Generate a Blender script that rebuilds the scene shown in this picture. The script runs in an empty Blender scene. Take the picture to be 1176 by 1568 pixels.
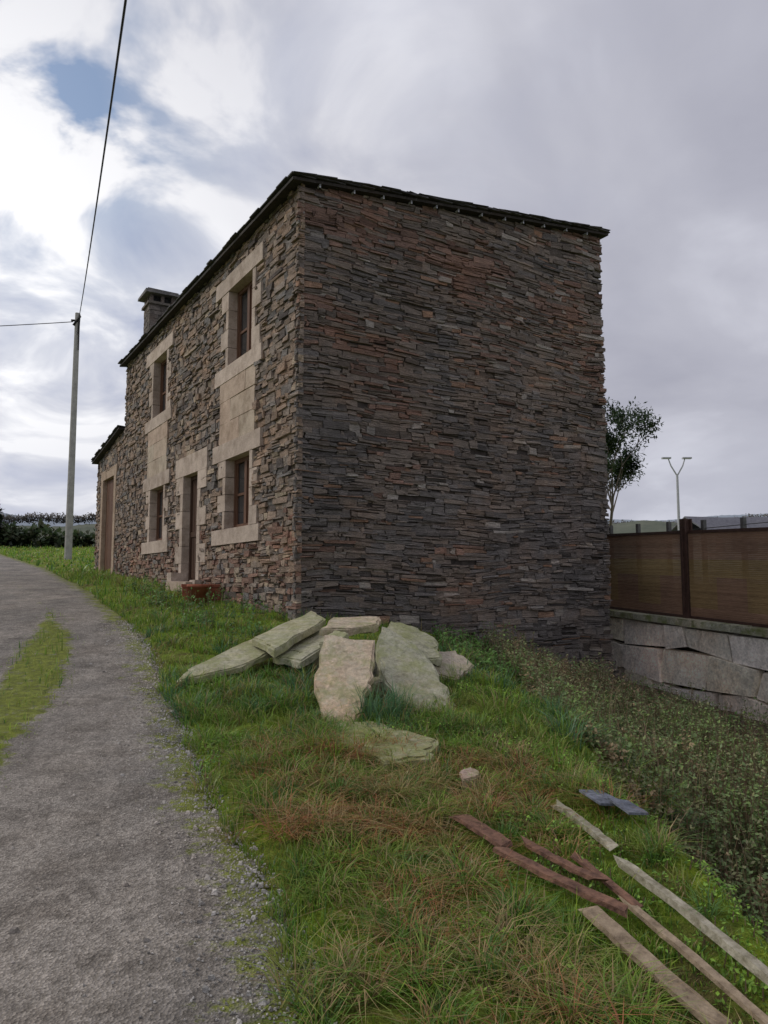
import bpy, bmesh, math, numpy as np, random
from mathutils import Vector
rng=np.random.default_rng(7); random.seed(7)
sc=bpy.context.scene
sc.view_settings.view_transform='Standard'; sc.view_settings.look='None'; sc.view_settings.exposure=0
EYE=1.6
# ------------------------------------------------------------------ terrain
def ss(t):
    t=np.clip(t,0,1); return t*t*(3-2*t)
_yy=np.arange(-60,1000,.25)
def smooth_profile(ks,vs,n=9):
    v=np.interp(_yy,ks,vs); k=np.ones(n)/n
    vp=np.pad(v,n//2,mode='edge'); return np.convolve(vp,k,'valid')
_R=smooth_profile([-60,-20,0,3,6,8,10,14,19,22,38,55,80,200,1000],[-3,-1,0,.17,.48,.78,1.08,1.42,1.75,1.93,3.0,4.3,5.5,7,7])
_L=smooth_profile([-60,-20,0,3,6,10,13.2,16,20,25,100,1000],[-1,-1,-.85,-.85,-.7,-.55,-.4,-.2,.6,1.,1.5,3])
def R(y): return np.interp(y,_yy,_R)
def L(y): return np.interp(y,_yy,_L)
WA=np.array([4.6,15.0]); WD=np.array([.301,-.954]); WN=np.array([.954,.301])
def walltop(q): return 1.02-.036*q
def XT(y): return np.interp(y,[-5,2,3,4,5,6,7,9,10,14,40,300],[1.3,1.3,1.38,1.34,1.2,1.0,.7,-.6,-1.0,-1.6,-14,-60])
def G(x,y):
    x=np.asarray(x,float); y=np.asarray(y,float)
    xt=XT(y)+.06*np.sin(y*2.3); w=np.interp(y,[3,4.5,5.5,7,10,14,40,300],[.75,.9,1.5,3,6,6,25,80])
    g=R(y)+(L(y)-R(y))*ss((x-xt)/w)
    g=g+.06*np.exp(-((x-xt-.02)/.2)**2)*ss((5.6-y)/1.)
    wn=(x-WA[0])*WN[0]+(y-WA[1])*WN[1]; q=(x-WA[0])*WD[0]+(y-WA[1])*WD[1]
    F=walltop(np.clip(q,-3,20))-.12
    m=ss((wn-.12)/.16)*(ss((q+7)/2.))*1.0
    return g*(1-m)+np.maximum(F,g)*m
_ph=rng.uniform(0,6.28,(24,3)); 
def nz(x,y,sc_=1.0,o=0):
    r=0
    for i in range(8):
        a,b,c=_ph[(i+o)%24]; f=sc_*(1.0+.55*i)
        r=r+np.sin(x*f*math.cos(a)+y*f*math.sin(a)+b+1.7*np.sin(y*f*.4+c))/(1+.35*i)
    return r/3.2
XR_Y=[-20,-3,1,2.55,3.3,4.45,6.6,9,13.2,23,38,60]; XR_X=[2,.9,.1,-.2,-.45,-.98,-1.85,-2.93,-5.07,-10.5,-19.7,-32]
XC_Y=[-20,1.5,4,7,9,11,23,38,60]; XC_X=[2,-1.85,-2.55,-3.3,-4.0,-4.95,-12.2,-21.4,-34]
def xr(y): return np.interp(y,XR_Y,XR_X)+.05*nz(y*3,y*0,1.2)
def xc(y): return np.interp(y,XC_Y,XC_X)
def xl(y): return xc(y)-2.1
def road_in(x,y): return np.minimum(xr(y)-x, x-xl(y))
def bump(x,y): return .035*nz(x,y,3.0,3)+.018*nz(x,y,9.,7)
def strip(x,y):
    hw=.33*ss((11.3-y)/3.)+.07*nz(x*3,y*3,1.5,5)
    return hw-np.abs(x-xc(y))
def GZ(x,y):
    ri=road_in(x,y)
    return G(x,y)+bump(x,y)*ss((-ri)/.25)+.03*ss(-ri/.15)*(1-ss((-ri-.5)/1.))
def mossy(x,y):
    crest=ss((x-XT(y)+.10)/.15)*ss((XT(y)+.62-x)/.2)*ss((5.2-y)/.8)
    edge=ss((.5-(x-xr(y)))/.3)*(x>xr(y))*ss((6.-y)/1.)*ss((nz(x,y,4.2,17)+.15)/.6)
    patch=ss((nz(x,y,2.6,20)-.55)/.4)*ss((7-y)/2)
    return np.clip(crest*ss((nz(x,y,4.,4)+.75)/.5)+edge*.65+patch*.6,0,1)
# ------------------------------------------------------------------ helpers
def fast(name,V,Q,mat,col=None,parent=None,smooth=False,attrs=None):
    V=np.asarray(V,np.float32).reshape(-1,3); Q=np.asarray(Q,np.int32).reshape(-1,4)
    me=bpy.data.meshes.new(name); me.vertices.add(len(V)); me.vertices.foreach_set('co',V.ravel())
    me.loops.add(Q.size); me.loops.foreach_set('vertex_index',Q.ravel())
    me.polygons.add(len(Q)); me.polygons.foreach_set('loop_start',np.arange(0,Q.size,4,dtype=np.int32))
    me.polygons.foreach_set('loop_total',np.full(len(Q),4,np.int32))
    me.polygons.foreach_set('use_smooth',np.full(len(Q),bool(smooth)))
    if col is not None:
        col=np.asarray(col,np.float32).reshape(-1,3); c4=np.ones((len(V),4),np.float32); c4[:,:3]=col
        a=me.color_attributes.new('Col','FLOAT_COLOR','POINT'); a.data.foreach_set('color',c4.ravel())
    if attrs:
        for k,v in attrs.items():
            a=me.attributes.new(k,'FLOAT','POINT'); a.data.foreach_set('value',np.asarray(v,np.float32).ravel())
    me.update(calc_edges=True); me.validate()
    ob=bpy.data.objects.new(name,me); sc.collection.objects.link(ob)
    if mat: me.materials.append(mat)
    if parent: ob.parent=parent
    return ob
def empty(name):
    e=bpy.data.objects.new(name,None); sc.collection.objects.link(e); return e
class Acc:
    def __init__(s): s.V=[];s.Q=[];s.C=[];s.n=0
    def hexa(s,P,col,sides=(0,1,2,3,4,5)):
        F=[(4,5,6,7),(0,1,5,4),(1,2,6,5),(2,3,7,6),(3,0,4,7),(0,3,2,1)]
        for i in sides: s.Q.append([a+s.n for a in F[i]])
        s.V.extend(P); s.C.extend([col]*8); s.n+=8
    def box(s,fr,a0,a1,b0,b1,z0,z1,col,jit=0.,sides=(0,1,2,3,4,5)):
        O,u,n=fr; P=[]
        for b in (b0,b1):
            for (a,z) in ((a0,z0),(a1,z0),(a1,z1),(a0,z1)):
                ja,jb,jz=(random.uniform(-jit,jit) for _ in range(3)) if jit else (0,0,0)
                if b==b0: jb=0
                P.append((O[0]+u[0]*(a+ja)+n[0]*(b+jb),O[1]+u[1]*(a+ja)+n[1]*(b+jb),z+jz))
        s.hexa(P,col,sides)
    def make(s,name,mat,parent=None): return fast(name,s.V,s.Q,mat,s.C,parent)
def mat(name,rough=.9,spec=.2):
    m=bpy.data.materials.new(name); m.use_nodes=True; nt=m.node_tree; b=nt.nodes['Principled BSDF']
    b.inputs['Roughness'].default_value=rough; b.inputs['Specular IOR Level'].default_value=spec
    return m,nt,b
def N(nt,t,**k):
    n=nt.nodes.new(t)
    for a,v in k.items():
        if a in n.inputs.keys(): n.inputs[a].default_value=v
        else: setattr(n,a,v)
    return n
def noise(nt,scale,detail=4,rough=.6,vec=None,dist=0):
    n=N(nt,'ShaderNodeTexNoise'); n.inputs['Scale'].default_value=scale; n.inputs['Detail'].default_value=detail
    n.inputs['Roughness'].default_value=rough; n.inputs['Distortion'].default_value=dist
    if vec: nt.links.new(vec,n.inputs['Vector'])
    return n
def ramp(nt,fac,stops):
    r=N(nt,'ShaderNodeValToRGB'); e=r.color_ramp.elements
    while len(e)<len(stops): e.new(.5)
    for i,(p,c) in enumerate(stops):
        e[i].position=p; e[i].color=(c,c,c,1) if isinstance(c,(int,float)) else (*c,1)
    nt.links.new(fac,r.inputs['Fac']); return r
def mix(nt,fac,a,b,mode='MIX'):
    m=N(nt,'ShaderNodeMix',data_type='RGBA',blend_type=mode)
    for i,v in ((0,fac),(6,a),(7,b)):
        if hasattr(v,'links'): nt.links.new(v,m.inputs[i])
        elif isinstance(v,(int,float)): m.inputs[i].default_value=v
        else: m.inputs[i].default_value=(*v,1)
    return m.outputs[2]
def math_(nt,op,a,b=0.,clamp=False):
    m=N(nt,'ShaderNodeMath',operation=op,use_clamp=clamp)
    for i,v in ((0,a),(1,b)):
        if hasattr(v,'links'): nt.links.new(v,m.inputs[i])
        else: m.inputs[i].default_value=v
    return m.outputs[0]
def bumpn(nt,b,h,strength,dist):
    n=N(nt,'ShaderNodeBump'); n.inputs['Strength'].default_value=strength; n.inputs['Distance'].default_value=dist
    nt.links.new(h,n.inputs['Height']); nt.links.new(n.outputs[0],b.inputs['Normal'])
def objv(nt): return N(nt,'ShaderNodeTexCoord').outputs['Object']
def attr(nt,name): return N(nt,'ShaderNodeAttribute',attribute_name=name)

def stone_mat(name,scale=1.0,zs=3.5,rough=.85,lichen=.15,lcol=(.42,.40,.36),bstr=.9,bd=.03,lth=.6,big=1.,up=0.,upcol=(.25,.30,.06),con=1.):
    m,nt,b=mat(name,rough,.25)
    mp=N(nt,'ShaderNodeMapping'); nt.links.new(objv(nt),mp.inputs[0]); mp.inputs['Scale'].default_value=(1,1,zs)
    v=mp.outputs[0]
    n1=noise(nt,9*scale,6,.7,v); n2=noise(nt,38*scale,4,.7,v); n3=noise(nt,1.3*scale,5,.65,objv(nt))
    c=attr(nt,'Col').outputs['Color']
    r=ramp(nt,n1.outputs[0],[(.25,.5),(.5,1.),(.75,1.5)])
    c=mix(nt,con,c,r.outputs[0],'MULTIPLY')
    r2=ramp(nt,n2.outputs[0],[(.3,.55),(.7,1.45)]); c=mix(nt,.9*con,c,r2.outputs[0],'MULTIPLY')
    r3=ramp(nt,n3.outputs[0],[(.3,(.80,.83,.86)),(.5,(1,1,1)),(.7,(1.14,1.0,.90))]); c=mix(nt,big,c,r3.outputs[0],'MULTIPLY')
    l=noise(nt,14*scale,5,.75,objv(nt)); lf=ramp(nt,l.outputs[0],[(lth,0),(lth+.08,lichen)])
    c=mix(nt,lf.outputs[0],c,lcol)
    if up>0:
        l2=noise(nt,5*scale,7,.75,objv(nt)); f=ramp(nt,l2.outputs[0],[(.46,0),(.6,up)]); c=mix(nt,f.outputs[0],c,upcol)
    nt.links.new(c,b.inputs['Base Color'])
    h=math_(nt,'ADD',n1.outputs[0],math_(nt,'MULTIPLY',n2.outputs[0],.4))
    bumpn(nt,b,h,bstr,bd); return m
M_slate=stone_mat('slate_stone',zs=5.,bstr=1.,bd=.045); M_rubble=stone_mat('rubble_stone',.9,2.2,lichen=.4,lcol=(.42,.36,.28),bstr=1.,bd=.04)
M_block=stone_mat('granite_block',.6,1.0,lichen=.4,lcol=(.75,.71,.62),bd=.05,con=.7)
M_slab=stone_mat('mossy_slab',.8,1.0,lichen=.45,lcol=(.50,.47,.36),bstr=.8,bd=.03,lth=.5,up=.6,upcol=(.25,.27,.10),con=.8)
M_cope=stone_mat('mossy_coping',.8,1.0,lichen=.5,lcol=(.40,.38,.28),bstr=.8,lth=.5,up=.8,upcol=(.14,.17,.04))
def simple(name,c1,c2,scale=10,rough=.8,bs=.3,spec=.2,zs=1,metal=0):
    m,nt,b=mat(name,rough,spec); mp=N(nt,'ShaderNodeMapping'); nt.links.new(objv(nt),mp.inputs[0]); mp.inputs['Scale'].default_value=(1,1,zs)
    n=noise(nt,scale,6,.65,mp.outputs[0]); r=ramp(nt,n.outputs[0],[(.3,c1),(.7,c2)])
    nt.links.new(r.outputs[0],b.inputs['Base Color']); b.inputs['Metallic'].default_value=metal
    bumpn(nt,b,n.outputs[0],bs,.02); return m
M_mortar=simple('dark_mortar',(.03,.025,.023),(.08,.068,.06),12,.95,.8)
M_mortar2=simple('tan_mortar',(.11,.088,.068),(.22,.175,.135),9,.95,.8)
M_wood=simple('brown_wood',(.10,.05,.032),(.17,.09,.055),14,.6,.2,zs=.2)
M_darkwood=simple('dark_door',(.05,.03,.022),(.10,.055,.035),14,.6,.2,zs=.2)
M_concrete=simple('concrete',(.28,.27,.25),(.42,.41,.38),6,.9,.3)
M_roof=stone_mat('roof_slate',1.0,1.0,lichen=.25,bstr=.4)
M_black=simple('black_cable',(.01,.01,.01),(.02,.02,.02),10,.5,.0)
M_metal=simple('galvanised',(.35,.36,.38),(.5,.5,.52),10,.5,.05)
m,nt,b=mat('granite_surround',.85,.2); o=objv(nt)
n=noise(nt,130,3,.8,o); n2=noise(nt,4,6,.7,o); n3=noise(nt,22,5,.7,o); n4=noise(nt,1.5,6,.75,o)
c=ramp(nt,n.outputs[0],[(.3,(.34,.275,.23)),(.5,(.55,.465,.40)),(.7,(.68,.60,.53))]).outputs[0]
c=mix(nt,1.,c,ramp(nt,n2.outputs[0],[(.3,(.70,.66,.62)),(.6,(1.04,1.01,.97))]).outputs[0],'MULTIPLY')
c=mix(nt,.8,c,ramp(nt,n4.outputs[0],[(.36,(.66,.62,.58)),(.5,(1.0,1.0,1.0))]).outputs[0],'MULTIPLY')
c=mix(nt,1.,c,attr(nt,'Col').outputs['Color'],'MULTIPLY')
nt.links.new(c,b.inputs['Base Color']); bumpn(nt,b,n3.outputs[0],.6,.02); M_gran=m
m,nt,b=mat('window_glass',.05,.9); b.inputs['Base Color'].default_value=(.03,.032,.035,1); M_glass=m

# ------------------------------------------------------------------ HOUSE
house=empty('stone_house')
O=(-1.18,10.0); U1=(-.528,.849); U2=(.849,.528)
FA=(O,U1,(-U2[0],-U2[1]))
GA=(O,U2,(-U1[0],-U1[1]))
SM=10.5; SE=13.9; GW=6.13
ZL=7.20; ZR=7.98
def gtop(a): return ZL+(ZR-ZL)*a/GW
def fr_pt(fr,a,b): return (fr[0][0]+fr[1][0]*a+fr[2][0]*b, fr[0][1]+fr[1][1]*a+fr[2][1]*b)
op=[]; sur=[]
for c0 in (0.,4.88):
    for (z0,z1,zs,zl) in ((2.47,3.64,2.20,3.93),(5.26,6.58,5.01,6.87)):
        op.append((1.70+c0,2.78+c0,z0,z1)); sur.append((1.29+c0,3.40+c0,z0-.26,z0)); sur.append((1.29+c0,3.40+c0,z1,zl)); sur.append((1.56+c0,2.95+c0,z0,z1))
    sur.append((1.56+c0,3.13+c0,3.93,5.01))
op.append((4.27,5.17,1.60,3.64)); sur.append((3.78,5.66,3.64,4.02)); sur.append((4.1,5.35,1.3,3.64))
op.append((11.5,12.9,1.85,4.45)); sur.append((11.25,13.15,1.8,4.7))
def wall_holes(fr,a0,a1,zb,ztop,holes,b,mat,name):
    As=sorted(set([a0,a1]+[h[0] for h in holes]+[h[1] for h in holes])); As=[a for a in As if a0<=a<=a1]
    Zs=sorted(set([zb,ztop(a0),ztop(a1)]+[h[2] for h in holes]+[h[3] for h in holes]))
    V=[];Q=[];k=0
    for i in range(len(As)-1):
        for j in range(len(Zs)-1):
            A0,A1=As[i],As[i+1];Z0,Z1=Zs[j],Zs[j+1]; am=(A0+A1)/2; zm=(Z0+Z1)/2
            if any(h[0]<am<h[1] and h[2]<zm<h[3] for h in holes): continue
            if Z0>=max(ztop(A0),ztop(A1))-1e-6: continue
            pts=[(A0,Z0),(A1,Z0),(A1,max(Z0,min(Z1,ztop(A1)))),(A0,max(Z0,min(Z1,ztop(A0))))]
            for a,z in pts:
                x,y=fr_pt(fr,a,b); V.append((x,y,z))
            Q.append((k,k+1,k+2,k+3)); k+=4
    return fast(name,V,Q,mat,None,house)
wall_holes(FA,0.0,SM,-.2,lambda a:ZL,op[:5],-.035,M_mortar2,'facade_wall')
def annex_top(a): return 5.53-(a-SM)/(SE-SM)*.44
wall_holes(FA,SM,SE,1.0,annex_top,op[5:],-.035,M_mortar2,'annex_wall')
wall_holes(GA,0.035,GW-.04,-.9,gtop,[],-.03,M_mortar,'gable_wall')
acc=Acc()
acc.box((fr_pt(GA,GW-.04,-.03),U1,U2),0,SM,-.2,0,-.9,ZR,(.1,.085,.075))
FB=(fr_pt(FA,SM,-.04),U2,U1); acc.box(FB,0,GW,-.2,0,.5,ZL,(.1,.085,.075))
acc.box((fr_pt(FA,SE,-.04),U2,U1),0,4.5,-.2,0,.8,5.05,(.1,.085,.075))
acc.make('rear_walls',M_rubble,house)

def lo(a,z,o=0): return nz(np.float64(a),np.float64(z)*1.6,1.1,o)
def pick_gable(a,z):
    t=lo(a,z)+random.gauss(0,.40); g=random.uniform(.8,1.25)*(1.0+.16*lo(a,z*2,5))
    high=(z-2)/6.
    if t+high*1.0>1.05: c=(.215,.138,.107)
    elif t+high*.9>.10: c=(.188,.155,.130)
    else: c=(.160,.143,.132)
    r=random.random()
    if r<.035: c=(.29,.26,.23)
    elif r<.06: c=(.26,.165,.115)
    elif r<.2: g*=.6
    return tuple(v*g*1.28 for v in c)
def pick_fac(a,z):
    t=random.random(); g=random.uniform(.72,1.25)
    if t<.38: c=(.27,.20,.15)
    elif t<.68: c=(.24,.195,.16)
    elif t<.84: c=(.18,.163,.15)
    elif t<.91: c=(.35,.28,.205)
    else: c=(.11,.09,.08)
    if z<2.6 and random.random()<.35: c=(.23,.14,.105)
    return tuple(v*g*1.08 for v in c)
def courses(fr,a0,a1,zb,ztop,blocked,hmin,hmax,lmin,lmax,pick,warp,dep,split,name,mat,endjit=.0,plinth=None):
    A=Acc(); z=zb; zmax=max(ztop(a0),ztop(a1))
    while z<zmax+.1:
        h=random.uniform(hmin,hmax)*(1.6 if random.random()<.14 else 1)
        a=a0+random.uniform(-endjit,endjit*.3); endA=a1+random.uniform(-endjit*.5,endjit)
        while a<endA-.02:
            l=random.uniform(lmin,lmax)*(.5 if random.random()<.35 else 1)*(1.6 if random.random()<.1 else 1); e=min(a+l,endA)
            if endA-e<.06: e=endA
            segs=[(a,e)]
            for (b0,b1,y0,y1) in blocked:
                if min(z+h,y1)-max(z,y0)>h*.35:
                    ns=[]
                    for (p,q) in segs:
                        if q<=b0 or p>=b1: ns.append((p,q))
                        else:
                            if p<b0: ns.append((p,b0+.01))
                            if q>b1: ns.append((b1-.01,q))
                    segs=ns
            for (p,q) in segs:
                if q-p<.03: continue
                zz=[(z,z+h)]
                if random.random()<split:
                    f=random.uniform(.3,.7); zz=[(z,z+h*f),(z+h*f,z+h)]
                    if h>.07 and random.random()<.4: zz=[(z,z+h*.33),(z+h*.33,z+h*.62),(z+h*.62,z+h)]
                for (y0,y1) in zz:
                    if random.random()<.015: continue
                    w0=warp*lo(p,y0*.5,9); w1=warp*lo(q,y0*.5,9)
                    if blocked: w0=w1=warp*.3*lo((p+q)/2,y0,9)
                    t0=ztop(p); t1=ztop(q)
                    if y0+w0>min(t0,t1)-.01: continue
                    gp=random.uniform(.001,.006); d=random.uniform(-.6,1)*dep
                    if random.random()<.06: d+=dep*.9
                    if plinth and y0<plinth(p): d+=.09
                    P=[]
                    jj=min(.02,(y1-y0)*.34)
                    for bb,ins in ((-.06,0),(d,1)):
                        for (aa,yy,ww,tt) in ((p+gp,y0+gp*.5,w0,t0),(q-gp,y0+gp*.5,w1,t1),(q-gp,y1-gp*.5,w1,t1),(p+gp,y1-gp*.5,w0,t0)):
                            ja=random.uniform(-1,1)*.022*ins; jz=random.uniform(-1,1)*jj*ins; jb=random.uniform(-1,1)*dep*.5*ins
                            X,Y=fr_pt(fr,aa+ja,bb+jb); P.append((X,Y,min(yy+ww+jz,tt)))
                    A.hexa(P,pick(p,y0),(0,1,2,3,4))
            a=e
        z+=h
    return A.make(name,mat,house)
courses(GA,-.015,GW,-.7,gtop,[],.030,.086,.09,.46,pick_gable,.06,.020,.45,'gable_stones',M_slate,.035,
        plinth=lambda a:(.35-.02*a if a>2.2 else -9))
courses(FA,-.015,SM,.6,lambda a:ZL,sur,.045,.12,.10,.34,pick_fac,.05,.026,.38,'facade_stones',M_rubble,.03)
courses(FA,SM,SE,1.2,annex_top,sur,.06,.12,.12,.36,pick_fac,.03,.024,.25,'annex_stones',M_rubble,.02)
A=Acc(); q=lambda:tuple([random.uniform(.84,1.08)]*3)
for c0 in (0.,4.88):
    for (z0,z1,zl) in ((2.47,3.64,3.93),(5.26,6.58,6.87)):
        A.box(FA,1.29+c0,3.40+c0,-.28,.036,z0-.26,z0,q(),.004)
        A.box(FA,1.27+c0,3.42+c0,-.28,.040,z1,zl,q(),.004)
        n=4; hh=(z1-z0)/n
        for i in range(n):
            wl=.36 if i%2==0 else .13; wr=.13 if i%2==0 else .38
            if z0>4: wl,wr=(.14,.38) if i%2 else (.36,.13)
            A.box(FA,1.70+c0-wl*random.uniform(.85,1),1.70+c0,-.28,.03,z0+i*hh+.004,z0+(i+1)*hh-.004,q(),.004)
            A.box(FA,2.78+c0,2.78+c0+wr*random.uniform(.85,1.05),-.28,.03,z0+i*hh+.004,z0+(i+1)*hh-.004,q(),.004)
    for (z0,z1,sp) in ((3.935,4.28,(1.54,2.2,3.15)),(4.286,4.66,(1.56,2.62,3.12)),(4.666,4.997,(1.54,1.95,3.15))):
        for i in range(2): A.box(FA,sp[i]+c0+.003,sp[i+1]+c0-.003,-.05,.020+random.uniform(0,.008),z0,z1,(.95*random.uniform(.9,1.05),.92,.86),.005)
A.box(FA,3.75,5.68,-.28,.036,3.64,4.02,q(),.004)
hh=2.04/6
for i in range(6):
    wl=.50 if i%2 else .17; wr=.17 if i%2==0 else .45
    A.box(FA,4.27-wl,4.27,-.28,.03,1.6+i*hh+.003,1.6+(i+1)*hh-.003,q(),.003)
    A.box(FA,5.17,5.17+wr,-.28,.03,1.6+i*hh+.003,1.6+(i+1)*hh-.003,q(),.003)
A.box(FA,3.95,4.27,-.1,.14,1.25,1.62,q(),.01); A.box(FA,5.17,5.5,-.1,.22,1.25,1.75,q(),.02)
A.box(FA,4.1,5.4,-.3,.25,1.3,1.597,(.85,.82,.78),.01)
for (a0,a1,z0,z1) in ((11.25,11.5,1.8,4.45),(12.9,13.15,1.8,4.45),(11.2,13.2,4.45,4.72)):
    A.box(FA,a0,a1,-.2,.03,z0,z1,(.8,.74,.66),.004)
A.make('granite_surrounds',M_gran,house)
W=Acc(); Gl=Acc(); wc=(1,1,1)
for k,(a0,a1,z0,z1) in enumerate(op[:4]):
    b0,b1=-.20,-.13; t=.07
    W.box(FA,a0,a0+t,b0,b1,z0,z1,wc); W.box(FA,a1-t,a1,b0,b1,z0,z1,wc)
    W.box(FA,a0+t,a1-t,b0,b1,z0,z0+t,wc); W.box(FA,a0+t,a1-t,b0,b1,z1-t,z1,wc)
    am=(a0+a1)/2; W.box(FA,am-.05,am+.05,b0,b1+.01,z0+t,z1-t,wc)
    for (p,r) in ((a0+t,am-.05),(am+.05,a1-t)):
        W.box(FA,p,p+.04,b0+.01,b1-.015,z0+t,z1-t,wc); W.box(FA,r-.04,r,b0+.01,b1-.015,z0+t,z1-t,wc)
        W.box(FA,p+.04,r-.04,b0+.01,b1-.018,z0+t+.48,z0+t+.52,wc)
    Gl.box(FA,a0+t,a1-t,b0+.02,b0+.032,z0+t,z1-t,wc)
W.make('window_frames',M_wood,house); Gl.make('window_glass',M_glass,house)
D=Acc(); a0,a1,z0,z1=op[4]
D.box(FA,a0,a0+.07,-.2,-.12,z0,z1,wc); D.box(FA,a1-.07,a1,-.2,-.12,z0,z1,wc); D.box(FA,a0+.07,a1-.07,-.2,-.12,z1-.07,z1,wc)
D.box(FA,a0+.07,a1-.07,-.19,-.15,z0+.02,z1-.07,wc)
for i in range(5): D.box(FA,a0+.1+i*.145,a0+.22+i*.145,-.152,-.14,z0+.06,z1-.12,wc)
D.box(FA,a0+.07,a1-.07,-.14,-.12,z0+.85,z0+.95,wc)
D.make('front_door',M_darkwood,house)
D=Acc(); a0,a1,z0,z1=op[5]
for i in range(10): D.box(FA,a0+i*.14,a0+i*.14+.132,-.12,-.08+random.uniform(-.004,.004),z0-.1,z1,wc)
D.box(FA,a0,a1,-.16,-.12,z0-.1,z1,wc); D.make('annex_door',M_wood,house)
h=Acc()
for i in range(8):
    t=math.pi*i/7
    h.box(FA,4.47,4.5,-.13+.05*math.sin(t),-.11+.05*math.sin(t),2.45+i*.045,2.5+i*.045,(1,1,1))
h.make('door_handle',M_metal,house)
def roof(frO,ua,ub,la,lb,z_fn,name,step=.24,wid=.3):
    A=Acc()
    nb=int(lb/step)+1
    for j in range(nb):
        b=j*step; off=random.uniform(0,wid)
        a=-off
        while a<la:
            w=wid*random.uniform(.7,1.25); p=max(a,0)+ (random.uniform(-.03,.02) if a<=0 else 0.004); r=min(a+w,la)+(random.uniform(-.02,.03) if a+w>=la else -.004)
            be=min(b+step*1.6,lb)
            if r-p>.05 and be-b>.05:
                th=random.uniform(.012,.022); c=random.uniform(.05,.11); col=(c,c*.97,c)
                lift=random.uniform(0,.008)
                P=[]
                bs=b+random.uniform(-.03,.02)
                for top in (0,1):
                    for (aa,bb,up) in ((p,bs,.035),(r,bs,.035),(r,be,.0),(p,be,.0)):
                        x=frO[0]+ua[0]*aa+ub[0]*bb; y=frO[1]+ua[1]*aa+ub[1]*bb
                        P.append((x,y,z_fn(aa,bb)+up+lift+th*top))
                A.hexa(P,col)
            a+=w
    P=[]
    for top in (-.045,-.002):
        for (aa,bb) in ((.03,.03),(la-.03,.03),(la-.03,lb-.03),(.03,lb-.03)):
            P.append((frO[0]+ua[0]*aa+ub[0]*bb,frO[1]+ua[1]*aa+ub[1]*bb,z_fn(aa,bb)+top))
    A.hexa(P,(.04,.035,.03))
    return A.make(name,M_roof,house)
oh=.20; og=.14
rO=(O[0]-U1[0]*og-U2[0]*oh, O[1]-U1[1]*og-U2[1]*oh)
sl=(ZR-ZL)/GW
roof(rO,U1,U2,SM+og+.12,GW+oh+.13,lambda a,b: ZL+.045+(b-oh)*sl,'roof_slates')
rO2=fr_pt(FA,SM+.02,.18)
roof(rO2,U1,U2,SE-SM+.15,4.7,lambda a,b: annex_top(SM+a)+.05+b*.02,'annex_roof_slates')
A=Acc(); a=-.18
while a<GW+.05:
    w=random.uniform(.18,.36); w=min(w,GW+.15-a); c=random.uniform(.05,.09)
    P=[]
    for top in (0,1):
        for (aa,bb) in ((a,-.05),(a+w,-.05),(a+w,.17+random.uniform(-.02,.03)),(a,.17+random.uniform(-.02,.03))):
            X,Y=fr_pt(GA,aa,bb); P.append((X,Y,gtop(aa)+.075+.016*top+random.uniform(0,.008)))
    A.hexa(P,(c,c,c)); a+=w*.93
A.make('verge_slates',M_roof,house)
A=Acc(); a=.25
while a<GW:
    A.box(GA,a,a+.022,.02,.10,gtop(a)-.03,gtop(a)-.008,(1,1,1)); A.box(GA,a,a+.022,.09,.10,gtop(a)-.05,gtop(a)+.03,(1,1,1)); a+=random.uniform(.4,.62)
A.make('slate_hooks',M_metal,house)
C0=fr_pt(FA,9.72,-.35); CF=(C0,U1,(-U2[0],-U2[1]))
A=Acc()
z=7.1
while z<8.72:
    hh=random.uniform(.07,.12)
    for (fr,l) in ((CF,.58),((C0,U2,(-U1[0],-U1[1])),.62)):
        a=0
        while a<l:
            e=min(a+random.uniform(.14,.3),l); 
            if l-e<.05:e=l
            c=random.uniform(.10,.20); A.box(fr,a,e-.006,-.1,random.uniform(0,.015),z,z+hh-.006,(c,c*.86,c*.76),.004,(0,1,2,3,4)); a=e
    z+=hh
A.box(CF,.03,.58,-.62,-.02,7.0,8.72,(.12,.1,.09))
A.box(CF,-.06,.66,-.70,.06,8.72,8.78,(.16,.14,.12),.006)
for (a,b) in ((.0,0),(.5,0),(0,-.55),(.5,-.55),(.25,0),(.0,-.28)): A.box(CF,a,a+.09,b-.08,b,8.78,8.98,(.17,.14,.12),.005)
A.box(CF,.1,.5,-.55,-.1,8.78,8.98,(.03,.03,.03))
A.box(CF,-.14,.74,-.78,.14,8.98,9.05,(.19,.18,.17),.008); A.box(CF,-.08,.66,-.7,.08,9.053,9.10,(.2,.19,.18),.008)
A.make('chimney',M_rubble,house)

# ------------------------------------------------------------------ GROUND
def axis(lo_,hi,s0,far0,far1):
    a=list(np.arange(lo_,hi,s0)); st=s0; v=hi
    while v<far1: a.append(v); st*=1.18; v+=st
    a.append(far1); v=lo_; st=s0; pre=[]
    while v>far0: st*=1.18; v-=st; pre.append(max(v,far0))
    return np.array(sorted(set(pre+a)))
xs=axis(-6,7,.07,-900,900); ys=axis(1.6,14,.07,-60,950)
X,Y=np.meshgrid(xs,ys); Z=GZ(X,Y); ri=road_in(X,Y); Z=Z-.07*ss((ri-.02)/.1)
nx,ny=len(xs),len(ys); idx=np.arange(nx*ny).reshape(ny,nx)
Q=np.stack([idx[:-1,:-1],idx[:-1,1:],idx[1:,1:],idx[1:,:-1]],-1).reshape(-1,4)
wn=(X-WA[0])*WN[0]+(Y-WA[1])*WN[1]
dirt=np.maximum(ss((wn+2.0)/1.2)*(wn<.1)*(Y>5)*1.0, ss((X-XT(Y)-.6)/.4)*ss((8.-Y)/2)*.7)
m,nt,b=mat('ground_mat',.95,.1); o=objv(nt)
n1=noise(nt,1.9,6,.65,o); n2=noise(nt,14,6,.7,o); n3=noise(nt,90,3,.7,o)
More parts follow.
